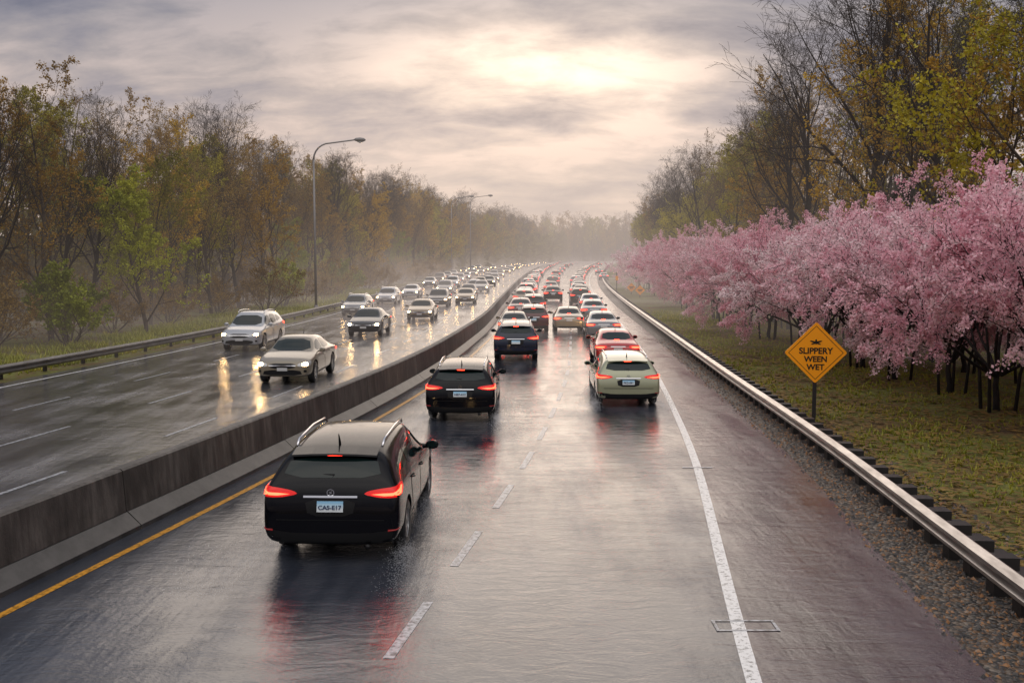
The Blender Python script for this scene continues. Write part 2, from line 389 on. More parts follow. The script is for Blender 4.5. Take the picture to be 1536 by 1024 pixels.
# ------------------------------------------------------------------ chips, leaves, grass
R = np.random.RandomState(3)
mb = MB()
for i in range(7500):
    y = 8 + 42 * R.rand() ** 1.6; a = RED(y) - .12 + (RAIL(y) + 1.5 - RED(y)) * R.rand() ** .9; s = .018 + .035 * R.rand()
    t = R.rand() * 6.28
    c = [(a + s * math.cos(t + k * 1.57) * (.6 + .6 * R.rand()), y + s * math.sin(t + k * 1.57) * (.6 + .6 * R.rand()), -.004) for k in range(4)] + [(a, y, s * (.3 + .6 * R.rand()))]
    mb.add(c, [(0, 1, 4), (1, 2, 4), (2, 3, 4), (3, 0, 4)])
tag(mb.build('gravel_and_leaves', M['chips']), 'loose wet stones and brown leaves scattered under the right guardrail', 'gravel', kind='stuff')
mb = MB()
for i in range(18000):
    y = 12 + 50 * R.rand() ** 1.4; a = RAIL(y) + .6 + 11.5 * R.rand() ** 1.2; s = (.03 + .04 * R.rand()) * (1 + y / 50); t = R.rand() * 6.28; z = gz(a, y) + .03 + .06 * R.rand()
    mb.add([(a + s * math.cos(t + k * 1.57), y + s * .7 * math.sin(t + k * 1.57), z + .03 * R.rand()) for k in range(4)], [(0, 1, 2, 3)])
tag(mb.build('fallen_leaves', M['leaf_brown']), 'fallen brown leaves littering the grass under the blossom trees', 'leaves', kind='stuff')
def grass(n, fx0, fx1, y0, y1, hh, label):
    mb = MB(); vs = []; fs = []
    for i in range(n):
        y = y0 + (y1 - y0) * R.rand() ** 1.5; x = fx0(y) + (fx1(y) - fx0(y)) * R.rand()
        nz = math.sin(x * 1.3 + math.sin(y * .9) * 2) * math.sin(y * .7 + x * .4)
        if R.rand() > .5 + .55 * nz: continue
        h = hh * (.5 + R.rand()) * (1 + y / 60); w = .010 * (1 + y / 14); t = R.rand() * 6.28; z = gz(x, y)
        for k in range(3):
            t2 = t + k * 2.1; lx, ly = math.cos(t2) * h * .6, math.sin(t2) * h * .6
            o = len(vs); vs += [(x - w * math.sin(t2), y + w * math.cos(t2), z), (x + w * math.sin(t2), y - w * math.cos(t2), z), (x + lx, y + ly, z + h)]
            fs.append((o, o + 1, o + 2))
    mb.add(vs, fs); tag(mb.build('grass', M['grass']), label, 'grass', kind='stuff')
grass(28000, lambda y: RAIL(y) + .9, lambda y: RAIL(y) + 13, 12, 75, .07, 'patchy green grass under the pink blossom trees')
grass(15000, lambda y: LRAIL(y) - 7, lambda y: LRAIL(y) - .5, 30, 120, .13, 'rough grass strip between the left guardrail and the woods')

# ------------------------------------------------------------------ trees
def grow(seed, H, r0, nl, lv_n, spread, leaf, kind='forest', leafn=5, lsize=.14, droop=.0, crownstart=.15, lens=.42, st1=.22):
    r = random.Random(seed); T = MB(); C = MB(); leaves = []
    def rv(s): return Vector((r.gauss(0, s), r.gauss(0, s), r.gauss(0, s)))
    def br(p, d, L, rad, lv, maxlv):
        ns = {0: 9, 1: 6, 2: 4, 3: 3, 4: 2}[lv]; pts = [p.copy()]; rs = [rad]; q = p.copy(); dd = d.copy()
        up = {0: .10, 1: .10, 2: .05, 3: .03, 4: .0}[lv] - (droop if lv else 0)
        wob = {0: .06, 1: .14, 2: .16, 3: .2, 4: .22}[lv]
        dirs = [dd.copy()]
        for i in range(ns):
            dd = (dd + rv(wob) + Vector((0, 0, up))).normalized(); q = q + dd * (L / ns); pts.append(q.copy()); dirs.append(dd.copy())
            rs.append(max(rad * (1 - .85 * (i + 1) / ns), .006))
        mb = T if lv <= 1 else C
        mb.tube(pts, rs, {0: 8, 1: 5, 2: 4, 3: 3, 4: 3}[lv], 0, cap=False)
        if lv == maxlv or lv >= 3 or (kind == 'cherry' and lv == 2):
            k = leafn if lv == maxlv else (leafn // 2 if lv == 3 else leafn)
            for _ in range(k):
                t = r.random() * ns; i = min(int(t), ns - 1); c = pts[i].lerp(pts[i + 1], t - i) + rv(lsize * .5); leaves.append(c)
        if lv == maxlv: return
        n = lv_n[lv]; st = crownstart if lv == 0 else (st1 if lv == 1 else .22)
        for j in range(n):
            t = (st + (1 - st) * (j + r.random() * .8) / n) * ns; i = min(int(t), ns - 1); c = pts[i].lerp(pts[i + 1], t - i); base = dirs[min(i + 1, ns)]
            az = r.random() * 6.28 + j * 2.4; side = Vector((math.cos(az), math.sin(az), 0))
            if lv > 0:
                side = base.cross(rv(1)); side.normalize()
            ang = r.uniform(*spread[min(lv, len(spread) - 1)]); nd = (base * math.cos(ang) + side * math.sin(ang)).normalized()
            f = t / ns
            LL = L * (lens if lv == 0 else .55) * (1.15 - .55 * f) * r.uniform(.75, 1.2)
            br(c, nd, LL, max(.007, (rad * (1 - .8 * f)) * .55), lv + 1, maxlv)
    if kind == 'forest':
        br(Vector((0, 0, -.3)), Vector((r.gauss(0, .04), r.gauss(0, .04), 1)).normalized(), H * .96, r0, 0, 4)
    else:
        for k in range(nl):
            az = 6.28 * k / nl + r.random() * .7; tilt = r.uniform(.25, .95 if kind == 'shrub' else 1.1)
            d = Vector((math.cos(az) * math.sin(tilt), math.sin(az) * math.sin(tilt), math.cos(tilt)))
            st = Vector((math.cos(az) * .08, math.sin(az) * .08, -.1 if kind == 'shrub' else .95))
            br(st, d, H * r.uniform(.72, 1.0), r0, 1, 4)
        if kind == 'cherry':
            T.tube([(0, 0, -.2), (.06, 0, .3), (-.03, .04, .7), (0, .02, 1.1)], [r0 * 2.0, r0 * 1.6, r0 * 1.4, r0 * 1.3], 9, 0)
            for k in range(3):
                az = k * 2.1 + r.random(); T.tube([(.45 * math.cos(az), .45 * math.sin(az), -.2), (.55 * math.cos(az), .55 * math.sin(az), 1.0), (.95 * math.cos(az), .95 * math.sin(az), 2.4)], [.055, .045, .03], 6, 0)
    vs = []; fs = []
    for c in leaves:
        s = lsize * r.uniform(.5, 1.15); a = rv(1).normalized(); b = a.cross(rv(1)).normalized(); o = len(vs)
        for q in (c + a * s * .5, c + b * s * .36, c - a * s * .5, c - b * s * .36): vs.append((q.x, q.y, q.z))
        fs.append((o, o + 1, o + 2, o + 3))
    C.add(vs, fs, 1)
    return T, C
def proto(name, T, C, bm, tm, lm):
    root = empty(name); T.build('trunk', bm, root, True); C.build('crown', [tm, lm], root); return root
SPR = [(.5, 1.05), (.4, .9), (.4, .9), (.4, 1.0)]
SPRN = [(.35, .75), (.4, .9), (.4, .9), (.4, 1.0)]
PR = {}
PR['amber'] = proto('budding_tree', *grow(1, 15, .20, 0, [17, 6, 5, 3], SPR, 1, leafn=8, lsize=.16, crownstart=.10), M['bark'], M['twig'], M['leaf_amber'])
PR['yellow'] = proto('budding_tree', *grow(2, 15, .19, 0, [17, 6, 5, 3], SPR, 1, leafn=9, lsize=.16, crownstart=.10), M['bark'], M['twig'], M['leaf_yellow'])
PR['green'] = proto('leafy_tree', *grow(3, 11, .15, 0, [14, 6, 5, 3], SPR, 1, leafn=13, lsize=.17, crownstart=.06), M['bark'], M['twig'], M['leaf_green'])
PR['brown'] = proto('bare_tree', *grow(4, 15, .19, 0, [16, 6, 5, 4], SPRN, 1, leafn=3, lsize=.14), M['bark'], M['twig'], M['leaf_brown'])
PR['bare'] = proto('bare_tree', *grow(5, 16, .24, 0, [16, 7, 6, 4], SPRN, 1, leafn=0, lsize=.12, crownstart=.25, lens=.5), M['bark_dark'], M['twig_dark'], M['leaf_brown'])
PR['bush'] = proto('green_bush', *grow(6, 3.4, .05, 7, [0, 6, 4, 3], SPR, 1, 'shrub', leafn=18, lsize=.15), M['bark'], M['twig'], M['leaf_green'])
PR['brush'] = proto('bare_bush', *grow(8, 3.8, .045, 8, [0, 6, 5, 3], SPRN, 1, 'shrub', leafn=5, lsize=.14), M['bark'], M['twig'], M['leaf_brown'])
CS = [(.4, .9), (.45, 1.0), (.4, .9), (.4, .9)]
PR['cherry'] = proto('cherry_tree', *grow(11, 4.6, .055, 9, [0, 8, 5, 4], CS, 1, 'cherry', leafn=30, lsize=.088, droop=.055, st1=.30), M['bark_dark'], M['twig_dark'], M['blossom'])
PR['cherry2'] = proto('cherry_tree', *grow(12, 4.6, .055, 9, [0, 8, 5, 4], CS, 1, 'cherry', leafn=30, lsize=.088, droop=.05, st1=.30), M['bark_dark'], M['twig_dark'], M['blossom'])
first = {}
def plant(kind, x, y, sc, rz, label, group=None, cat='tree', zs=1):
    if kind not in first: o = PR[kind]; first[kind] = 1
    else: o = copy_tree(PR[kind])
    o.location = (x, y, gz(x, y)); o.rotation_euler = (0, 0, rz); o.scale = (sc, sc, sc * zs)
    for k in ('label', 'category', 'group', 'kind'):
        if k in o: del o[k]
    tag(o, label, cat, group); return o
LB = {'amber': 'tall amber budding tree in the woods left of the highway', 'yellow': 'tall yellow green budding tree in the woods left of the highway',
      'green': 'smaller fresh green tree in the woods left of the highway', 'brown': 'brown twiggy tree in the woods left of the highway', 'bare': 'dark bare tree in the woods left of the highway'}
RB = {k: v.replace('left', 'right') for k, v in LB.items()}
def side(kinds, f, off, y0, y1, dy, sc0, lab, grp, jit=1.5):
    y = y0
    while y < y1:
        k = rnd.choice(kinds); sc = sc0(y) * rnd.uniform(.86, 1.10)
        if k == 'green': sc *= .85
        plant(k, f(y) + off + rnd.uniform(-jit, jit), y, sc, rnd.random() * 6.28, lab[k], grp + ' (' + k + ')')
        y += dy(y) * rnd.uniform(.75, 1.25)
scL = lambda y: .74 + min(y, 550) / 550 * 1.0
side(['amber', 'amber', 'yellow', 'brown', 'green', 'brown', 'bare', 'brown'], LRAIL, -8, 38, 860, lambda y: 3.7 + y * .010, lambda y: scL(y) * .86, LB, 'woodland trees left of the highway')
side(['amber', 'brown', 'bare', 'yellow', 'brown', 'bare'], LRAIL, -13, 44, 860, lambda y: 4.2 + y * .013, lambda y: scL(y) * .97, LB, 'woodland trees left of the highway', 2)
side(['brown', 'bare', 'amber', 'bare'], LRAIL, -20, 56, 320, lambda y: 5.0 + y * .03, lambda y: scL(y) * 1.08, LB, 'woodland trees left of the highway', 3)
plant('green', LRAIL(54) - 5, 54, .80, 1.1, 'bright yellow green tree leaning out of the front of the left woods', zs=.95)
mixR = ['yellow', 'bare', 'yellow', 'bare', 'bare', 'amber', 'brown']
side(mixR, RAIL, 14, 30, 420, lambda y: 5.0 + y * .025, lambda y: 1.08, RB, 'woodland trees right of the highway', 1.5)
side(['yellow', 'bare', 'brown', 'bare'], RAIL, 21, 36, 420, lambda y: 5.5 + y * .03, lambda y: 1.25, RB, 'woodland trees right of the highway', 2.5)
plant('bare', 20.5, 58, 1.42, .6, 'large dark bare tree rising above the cherry blossom, its limbs against the sky')
for i in range(50):
    xx = 24 + i * 2.7; yy = 912 + (i % 3) * 14 + rnd.uniform(-4, 4)
    plant(rnd.choice(['brown', 'amber', 'yellow']), xx, yy, 2.4 * rnd.uniform(.85, 1.1), rnd.random() * 6, 'far misty tree closing the end of the highway', 'far misty trees at the vanishing point')
def thicket(name, f, off, wdt, y0, y1, n, hf, label, uni=False):
    vs = []; fs = []
    for i in range(n):
        y = y0 + (y1 - y0) * R.rand() if uni else y0 * (y1 / y0) ** R.rand(); x = f(y) + off + wdt * R.rand() * (1 if uni else 1 + y / 300)
        h = hf(y) * (.66 + .34 * math.sin((x if uni else y) * .35 + 1.7 * math.sin(y * .13)) * math.sin(y * .11))
        z = gz(x, y) + h * R.rand() ** 1.1; s = .095 + (.0025 if uni else .0036) * y
        a = R.normal(size=3); a /= np.linalg.norm(a); b = np.cross(a, R.normal(size=3)); b /= np.linalg.norm(b)
        st = 1 + 1.5 * R.rand()
        c = np.array([x, y, z]); o = len(vs)
        for q in (c + a * s * st, c + b * s * .45, c - a * s * st, c - b * s * .45): vs.append(tuple(q))
        fs.append((o, o + 1, o + 2, o + 3))
    mb = MB(); mb.add(vs, fs)
    y = y0
    while y < y1 and not uni:
        x = f(y) + off + wdt * R.rand(); h = hf(y) * R.uniform(.9, 1.4); z = gz(x, y)
        mb.tube([(x, y, z), (x + R.normal() * .3, y, z + h * .5), (x + R.normal() * .8, y, z + h)], [.10 + y * .0006, .08 + y * .0006, .02], 5); y += .9 + y * .012
    tag(mb.build(name, M['wood_mass']), label, 'woodland', kind='stuff')
thicket('woodland', LRAIL, -24, 8, 36, 900, 52000, lambda y: 9.5 + y * .018, 'dense brown and olive undergrowth filling the woods on the left')
thicket('woodland', RAIL, 19, 8, 26, 480, 26000, lambda y: 10 + y * .012, 'dense brown and olive undergrowth filling the woods on the right')
thicket('woodland', lambda y: 15.0, 0, 150, 925, 975, 9000, lambda y: 30, 'far misty wood closing the horizon behind the last bend', True)
# undergrowth
y = 36
while y < 260:
    for off in ((-7.0, -10.5) if y < 72 else (-5.0, -9.5)):
        plant('brush', LRAIL(y) + off + rnd.uniform(-1, 1), y + rnd.uniform(-1, 1), rnd.uniform(.6, 1.1), rnd.random() * 6.28, 'brown leafless bush at the edge of the left woods', 'brown bushes at the edge of the left woods', 'bush')
    y += 3.4 + y * .03
for x, y, s, lb in ((LRAIL(47) - 5.6, 47, 1.0, 'big fresh green bush at the left edge of the woods'), (LRAIL(80) - 5.2, 82, 1.0, 'green bush beside the tall street lamp'), (LRAIL(100) - 4.5, 104, 1.0, 'small green bush beyond the street lamp')):
    plant('bush', x, y, s, rnd.random() * 6, lb, None, 'bush')
# cherry row
CY = [19.5, 23.2, 26.6, 30, 33.5, 37.2, 41, 45.3, 50, 55, 60.5, 66.5, 73, 80, 88, 97, 107, 118, 130]
for i, y in enumerate(CY):
    x = 13.3 + max(0, y - 60) * .052 + rnd.uniform(-.25, .25) + (1.2 if i == 0 else 0)
    lb = ('nearest pink cherry tree, cut off by the right edge', 'second nearest pink cherry tree, at the right edge behind the sign')[i] if i < 2 else 'pink blossoming cherry tree in the row behind the guardrail'
    plant('cherry' if i % 2 else 'cherry2', x, y, rnd.uniform(.98, 1.05), rnd.random() * 6.28, lb, None if i < 2 else 'cherry trees in blossom along the right verge', zs=1.08 if i < 5 else .98)
    if i < 15:
        plant('cherry2' if i % 2 else 'cherry', x + 3.2 + rnd.uniform(-.4, .4), y + 1.8, rnd.uniform(.98, 1.05), rnd.random() * 6.28, 'pink cherry tree in the second row, behind the front blossom trees', 'second row of cherry trees', zs=1.02)

# ------------------------------------------------------------------ street lamps
def lampbuild():
    r = empty('street_lamp')
    mb = MB(); mb.tube([(0, 0, 0), (0, 0, .5)], [.18, .18], 10); mb.tube([(0, 0, .5), (0, 0, 6), (0, 0, 13)], [.12, .10, .08], 10); mb.build('pole', M['lamp_steel'], r, True)
    mb = MB(); pts = [(1.6 * (1 - math.cos(t)) * .9, 0, 13 + 1.4 * math.sin(t)) for t in [k * PI / 2 / 6 for k in range(7)]] + [(2.6, 0, 14.55), (3.6, 0, 14.68)]
    mb.tube(pts, [.08 - .003 * i for i in range(len(pts))], 8); mb.build('arm', M['lamp_steel'], r, True)
    mb = MB(); mb.tube([(3.5, 0, 14.68), (3.65, 0, 14.70), (4.0, 0, 14.70), (4.35, 0, 14.68), (4.5, 0, 14.66)], [.06, .14, .19, .15, .04], 10); hd = mb.build('lamp_head', M['lamp_steel'], r, True)
    mb = MB(); mb.tube([(3.75, 0, 14.56), (4.0, 0, 14.50), (4.3, 0, 14.56)], [.04, .10, .04], 8); mb.build('lens', M['lamp_glass'], hd, True)
    return r
l1 = lampbuild()
for (x, y, s, lb) in ((-15.35, 77, .90, 'tall curved-arm street lamp, nearest and whole, behind the left guardrail'), (-15.6, 255, 1.34, 'distant street lamp over the left woods, left one of the far pair'), (-12.2, 290, 1.5, 'distant street lamp over the left woods, right one of the far pair')):
    o = l1 if s == .90 else copy_tree(l1); o.location = (x, y, gz(x, y)); o.scale = (s if s < 1 else s * .98, s * .6 if s > 1 else s, s)
    tag(o, lb, 'street lamp')

# ------------------------------------------------------------------ signs
def text_mesh(txt, size, name, mat, parent, loc, rot=(PI / 2, 0, 0), ext=.002, sx=1, bold=.0):
    c = bpy.data.curves.new(name, 'FONT'); c.body = txt; c.size = size; c.align_x = 'CENTER'; c.align_y = 'CENTER'; c.extrude = ext; c.offset = bold
    o = bpy.data.objects.new(name, c); COL.objects.link(o); bpy.context.view_layer.update()
    me = bpy.data.meshes.new_from_object(o.evaluated_get(bpy.context.evaluated_depsgraph_get())); bpy.data.objects.remove(o)
    me.materials.clear(); me.materials.append(mat)
    t = bpy.data.objects.new(name, me); COL.objects.link(t); t.parent = parent; t.location = loc; t.rotation_euler = rot; t.scale = (sx, 1, 1); return t
def diamond(mb, h, z, y, th, mi=0, rr=.12):
    pts = []
    for k in range(4):
        a = k * PI / 2; c = Vector((math.cos(a), math.sin(a))) * (h - rr * .42 * h / .75)
        n = 5
        for j in range(n):
            t = a - PI / 4 + PI / 2 * j / (n - 1); pts.append((c.x * 1 + math.cos(t) * .07 * h, c.y + math.sin(t) * .07 * h))
    n = len(pts); vs = [(p[0], y, z + p[1]) for p in pts] + [(p[0], y + th, z + p[1]) for p in pts]
    mb.add(vs, [tuple(range(n)), tuple(range(n, 2 * n))[::-1]] + [(i, i + n, (i + 1) % n + n, (i + 1) % n) for i in range(n)], mi)
sg = empty('warning_sign', (7.76, 25.0, 0), -.1); tag(sg, 'orange diamond warning sign reading SLIPPERY and WET on a dark post behind the guardrail', 'road sign')
mb = MB(); mb.box((0, .05, .9), (.09, .06, 1.9)); mb.build('post', M['post'], sg)
mb = MB(); diamond(mb, .765, 1.76, 0, .012); mb.build('sign_panel', M['sign'], sg)
mb = MB()
def strip(mb, h, w, z, y):
    for k in range(4):
        a, b = k * PI / 2, (k + 1) * PI / 2
        p = [(math.cos(a) * h, math.sin(a) * h), (math.cos(b) * h, math.sin(b) * h), (math.cos(b) * (h - w), math.sin(b) * (h - w)), (math.cos(a) * (h - w), math.sin(a) * (h - w))]
        mb.add([(q[0], y, z + q[1]) for q in p], [(0, 1, 2, 3)])
strip(mb, .69, .018, 1.76, -.003); mb.build('border', M['sign_black'], sg)
text_mesh('SLIPPERY', .218, 'lettering', M['sign_black'], sg, (0, -.004, 1.80), bold=.006, sx=.98)
text_mesh('WEEN', .205, 'lettering', M['sign_black'], sg, (0, -.004, 1.59), bold=.006)
text_mesh('WET', .205, 'lettering', M['sign_black'], sg, (0, -.004, 1.385), bold=.006)
mb = MB()
for i, (cx, cz, rx, rz_, rot) in enumerate(((0, 2.02, .04, .045, 0), (-.07, 2.04, .085, .022, .28), (.07, 2.04, .085, .022, -.28), (-.06, 1.995, .065, .018, -.35), (.06, 1.995, .065, .018, .35), (0, 2.075, .024, .03, 0))):
    n = 14; mb.add([(cx + rx * math.cos(t) * math.cos(rot) + rz_ * math.sin(t) * math.sin(rot), -.004 - .0006 * i, cz - rx * math.cos(t) * math.sin(rot) + rz_ * math.sin(t) * math.cos(rot)) for t in [2 * PI * k / n for k in range(n)]], [tuple(range(n))])
mb.build('pictogram', M['sign_black'], sg)
for (px, py, lb) in ((960, 446, 'small orange diamond sign far along the guardrail, right one of the pair'), (947, 441, 'small orange diamond sign far along the guardrail, left one of the pair')):
    g = G(px, py); s_ = empty('warning_sign', g); tag(s_, lb, 'road sign')
    mb = MB(); mb.box((0, .04, .4), (.07, .05, .9)); mb.build('post', M['post'], s_)
    mb = MB(); diamond(mb, .5, .75, 0, .012); mb.build('sign_panel', M['sign'], s_)
    mb = MB(); mb.box((0, -.004, .8), (.5, .004, .09)); mb.box((0, -.004, .65), (.34, .004, .09)); mb.build('lettering', M['sign_black'], s_)
g = G(925, 440); s_ = empty('marker_post', g); tag(s_, 'slim marker post with a red orange head beside the far guardrail', 'marker post')
mb = MB(); mb.box((0, 0, 1.2), (.09, .06, 2.4)); mb.build('post', M['post'], s_)
mb = MB(); mb.box((0, -.04, 1.75), (.3, .03, .5)); mb.build('marker_head', M['sign'], s_)

# ------------------------------------------------------------------ cars
SUV = [(-2.35, .78, .42, .64, .66, .66), (-2.34, .87, .30, .76, .72, .78), (-2.27, .91, .26, .98, .80, 1.04), (-2.19, .92, .25, 1.08, .76, 1.17), (-1.97, .925, .24, 1.09, .67, 1.46), (-1.80, .925, .24, 1.09, .65, 1.53),
       (-1.3, .925, .23, 1.07, .655, 1.59), (-.6, .925, .22, 1.04, .66, 1.615), (0, .925, .22, 1.00, .66, 1.61), (.42, .925, .22, .985, .64, 1.55), (.8, .925, .22, .975, .67, 1.30), (1.2, .925, .23, .965, .73, 1.04), (1.42, .92, .24, .945, .73, .99), (1.9, .90, .25, .86, .69, .90), (2.2, .84, .27, .74, .60, .78), (2.32, .74, .33, .62, .54, .65)]
SED = [(-2.34, .76, .40, .60, .62, .62), (-2.32, .86, .29, .74, .70, .77), (-2.22, .90, .25, .91, .72, .97), (-1.8, .91, .23, .955, .70, 1.03), (-1.55, .91, .22, .97, .69, 1.08), (-1.25, .915, .22, .97, .63, 1.24), (-.9, .915, .22, .97, .60, 1.385),
       (-.55, .92, .22, .97, .60, 1.43), (0, .92, .21, .96, .60, 1.45), (.4, .92, .21, .95, .59, 1.41), (.8, .92, .22, .94, .64, 1.19), (1.15, .92, .22, .93, .70, .99), (1.4, .91, .23, .905, .70, .945), (1.9, .89, .25, .80, .67, .84), (2.2, .83, .26, .70, .59, .73), (2.3, .73, .32, .60, .53, .62)]
def ring(st):
    y, w, zb, zt, wr, zr = st; wb = w * .945
    zs = zt - zb
    h = [(0, zb), (w * .82, zb), (w * .965, zb + .08), (w * 1.0, zb + zs * .38), (w * .99, zb + zs * .72), (w * .985, zt - .07 * min(1, zs)), (wb, zt)]
    dz = zr - zt
    h += [(wb + (wr - wb) * .45, zt + dz * .5), (wr + .015, zt + dz * .86), (wr * .90, zr), (wr * .5, zr + .018), (0, zr + .022)]
    return h
def body_mesh(stations):
    vs = []; fs = []; nh = 12; n = 2 * nh - 2
    for st in stations:
        h = ring(st); full = h + [(-x, z) for x, z in reversed(h[1:-1])]
        vs += [(x, st[0], z) for x, z in full]
    for i in range(len(stations) - 1):
        for k in range(n):
            k2 = (k + 1) % n; fs.append((i * n + k, i * n + k2, (i + 1) * n + k2, (i + 1) * n + k))
    for base, rev in ((0, False), ((len(stations) - 1) * n, True)):
        for k in range(nh - 1):
            a, b = k, k + 1; a2, b2 = (n - k) % n, (n - k - 1)
            q = list(dict.fromkeys([base + a, base + a2, base + b2, base + b]))
            if rev: q = q[::-1]
            if len(q) >= 3: fs.append(tuple(q))
    me = bpy.data.meshes.new('body'); me.from_pydata(vs, [], fs)
    bm = bmesh.new(); bm.from_mesh(me); bmesh.ops.recalc_face_normals(bm, faces=bm.faces); bm.to_mesh(me); bm.free()
    return me
def evaluated(o):
    bpy.context.view_layer.update(); dg = bpy.context.evaluated_depsgraph_get(); return bpy.data.meshes.new_from_object(o.evaluated_get(dg))
def chaikin(p, it):
    for _ in range(it):
        q = []
        for i in range(len(p)):
            a, b = p[i], p[(i + 1) % len(p)]
            q += [(a[0] * .8 + b[0] * .2, a[1] * .8 + b[1] * .2), (a[0] * .2 + b[0] * .8, a[1] * .2 + b[1] * .8)]
        p = q
    return p
class Car:
    def __init__(s, kind, name):
        s.kind = kind; s.root = empty(name); st = SUV if kind == 'suv' else SED
        me = body_mesh(st); o = bpy.data.objects.new('body', me); COL.objects.link(o)
        sub = o.modifiers.new('s', 'SUBSURF'); sub.levels = 2; sub.render_levels = 2
        m2 = evaluated(o); o.modifiers.clear(); o.data = m2
        s.bvh = BVHTree.FromPolygons([v.co.copy() for v in m2.vertices], [tuple(p.vertices) for p in m2.polygons])
        s.ax = (-1.40, 1.38); s.wr = .345
        cut = MB()
        for ya in s.ax:
            for sg_ in (-1, 1):
                n = 28; vs = []
                for xx in (.58 * sg_, 1.3 * sg_):
                    for k in range(n):
                        t = 2 * PI * k / n; vs.append((xx, ya + .41 * math.cos(t), .36 + .40 * math.sin(t)))
                cut.add(vs, [tuple(range(n)), tuple(range(n, 2 * n))[::-1]] + [(i, i + n, (i + 1) % n + n, (i + 1) % n) for i in range(n)])
        co = cut.build('cut', M['black'])
        bm = bmesh.new(); bm.from_mesh(co.data); bmesh.ops.recalc_face_normals(bm, faces=bm.faces); bm.to_mesh(co.data); bm.free()
        b = o.modifiers.new('b', 'BOOLEAN'); b.object = co; b.operation = 'DIFFERENCE'; b.solver = 'EXACT'
        m3 = evaluated(o); o.modifiers.clear(); o.data = m3; bpy.data.objects.remove(co)
        m3.materials.clear(); m3.materials.append(P['black']); m3.materials.append(M['black'])
        for p in m3.polygons:
            c = p.center; p.use_smooth = True; mi = 0
            for ya in s.ax:
                r = math.hypot(c.y - ya, c.z - .36)
                if r < .415 and abs(c.x) < .93 and abs(p.normal.x) < .5 and r > .37: mi = 1
                if r < .40 and abs(abs(c.x) - .58) < .01: mi = 1
            if c.z < .30: mi = 1
            p.material_index = mi
        m3.set_sharp_from_angle(angle=.9)
        o.parent = s.root; s.body = o
    def patch(s, name, pts, side, mat, off=.006, th=.02, rd=2, rings=5, parent=None, seg=.07):
        Z = Vector((0, 0, 1)); org = Vector((0, 0, 0))
        fr = {'rear': ((1, 0, 0), (0, 1, 0)), 'front': ((1, 0, 0), (0, -1, 0)), 'right': ((0, 1, 0), (-1, 0, 0)), 'left': ((0, 1, 0), (1, 0, 0))}
        if side in fr: U, D = Vector(fr[side][0]), Vector(fr[side][1])
        else:
            fb, lr = side; sy = -1 if fb == 'r' else 1; sx = 1 if lr == 'R' else -1
            D = Vector((-.5 * sx, -.866 * sy, 0)); U = Vector((.866 * sx, -.5 * sy, 0)); org = Vector((0, 2.25 * sy, 0))
        V = Z
        p = chaikin(pts, rd); q = []
        for i in range(len(p)):
            a, b = Vector(p[i]), Vector(p[(i + 1) % len(p)]); k = max(1, int((b - a).length / seg))
            for j in range(k): q.append(a.lerp(b, j / k))
        c = sum(q, Vector((0, 0))) / len(q); n = len(q); vs = []; fs = []
        def hit(uv, o_):
            o3 = org + U * uv.x + V * uv.y - D * 6
            h, nn, _, _ = s.bvh.ray_cast(o3, D)
            if h is None:
                h, nn, _, _ = s.bvh.find_nearest(org + U * uv.x + V * uv.y - D * .5 if org.length else org + U * uv.x + V * uv.y - D * 2.2)
            if nn.dot(D) > 0: nn = -nn
            return h + nn * o_
        vs.append(hit(c, off))
        for r in range(1, rings + 1):
            for u in q: vs.append(hit(c.lerp(u, r / rings), off))
        for u in q: vs.append(hit(u, off - th))
        for k in range(n): fs.append((0, 1 + k, 1 + (k + 1) % n))
        for r in range(rings):
            for k in range(n): fs.append((1 + r * n + k, 1 + (r + 1) * n + k, 1 + (r + 1) * n + (k + 1) % n, 1 + r * n + (k + 1) % n))
        mb = MB(); mb.add(vs, fs); o = mb.build(name, mat, parent or s.root, True)
        bm = bmesh.new(); bm.from_mesh(o.data); bmesh.ops.recalc_face_normals(bm, faces=bm.faces)
        bm.faces.ensure_lookup_table()
        if bm.faces[0].normal.dot(D) > 0: bmesh.ops.reverse_faces(bm, faces=bm.faces)
        bm.to_mesh(o.data); bm.free(); o.data.set_sharp_from_angle(angle=.7); return o
    def wheels(s):
        for ya in s.ax:
            for sx in (-1, 1):
                x = sx * .80; mb = MB(); w = .11; r = s.wr
                mb.lathe_x([(-w, r * .66), (-w, r * .9), (-w * .8, r), (w * .8, r), (w, r * .9), (w, r * .66)], 28, c=(x, ya, r))
                wh = mb.build('wheel', M['rubber'], s.root, True); wh.data.set_sharp_from_angle(angle=.8)
                mb = MB(); xo = sx * .085
                mb.lathe_x([(sx * .105, r * .67), (sx * .10, r * .60), (sx * .0, r * .58)], 28, c=(x, ya, r))
                mb.lathe_x([(0, .001), (0, r * .60)], 28, mi=1, c=(x, ya, r))
                mb.lathe_x([(xo, .002), (xo, .05), (0, .06)], 12, c=(x, ya, r))
                for k in range(10):
                    t = k * 2 * PI / 10; ct, st_ = math.cos(t), math.sin(t); hw = .018; vs = []
                    for rr, ww in ((.04, hw), (r * .63, hw * 1.3)):
                        for a_ in (-ww, ww):
                            for xx in (xo - sx * .03, xo + sx * .005): vs.append((x + xx, ya + ct * rr - st_ * a_, r + st_ * rr + ct * a_))
                    mb.add(vs, [(0, 1, 5, 4), (2, 6, 7, 3), (1, 3, 7, 5), (0, 4, 6, 2)])
                mb.build('rim', [M['rim'], M['black']], wh)
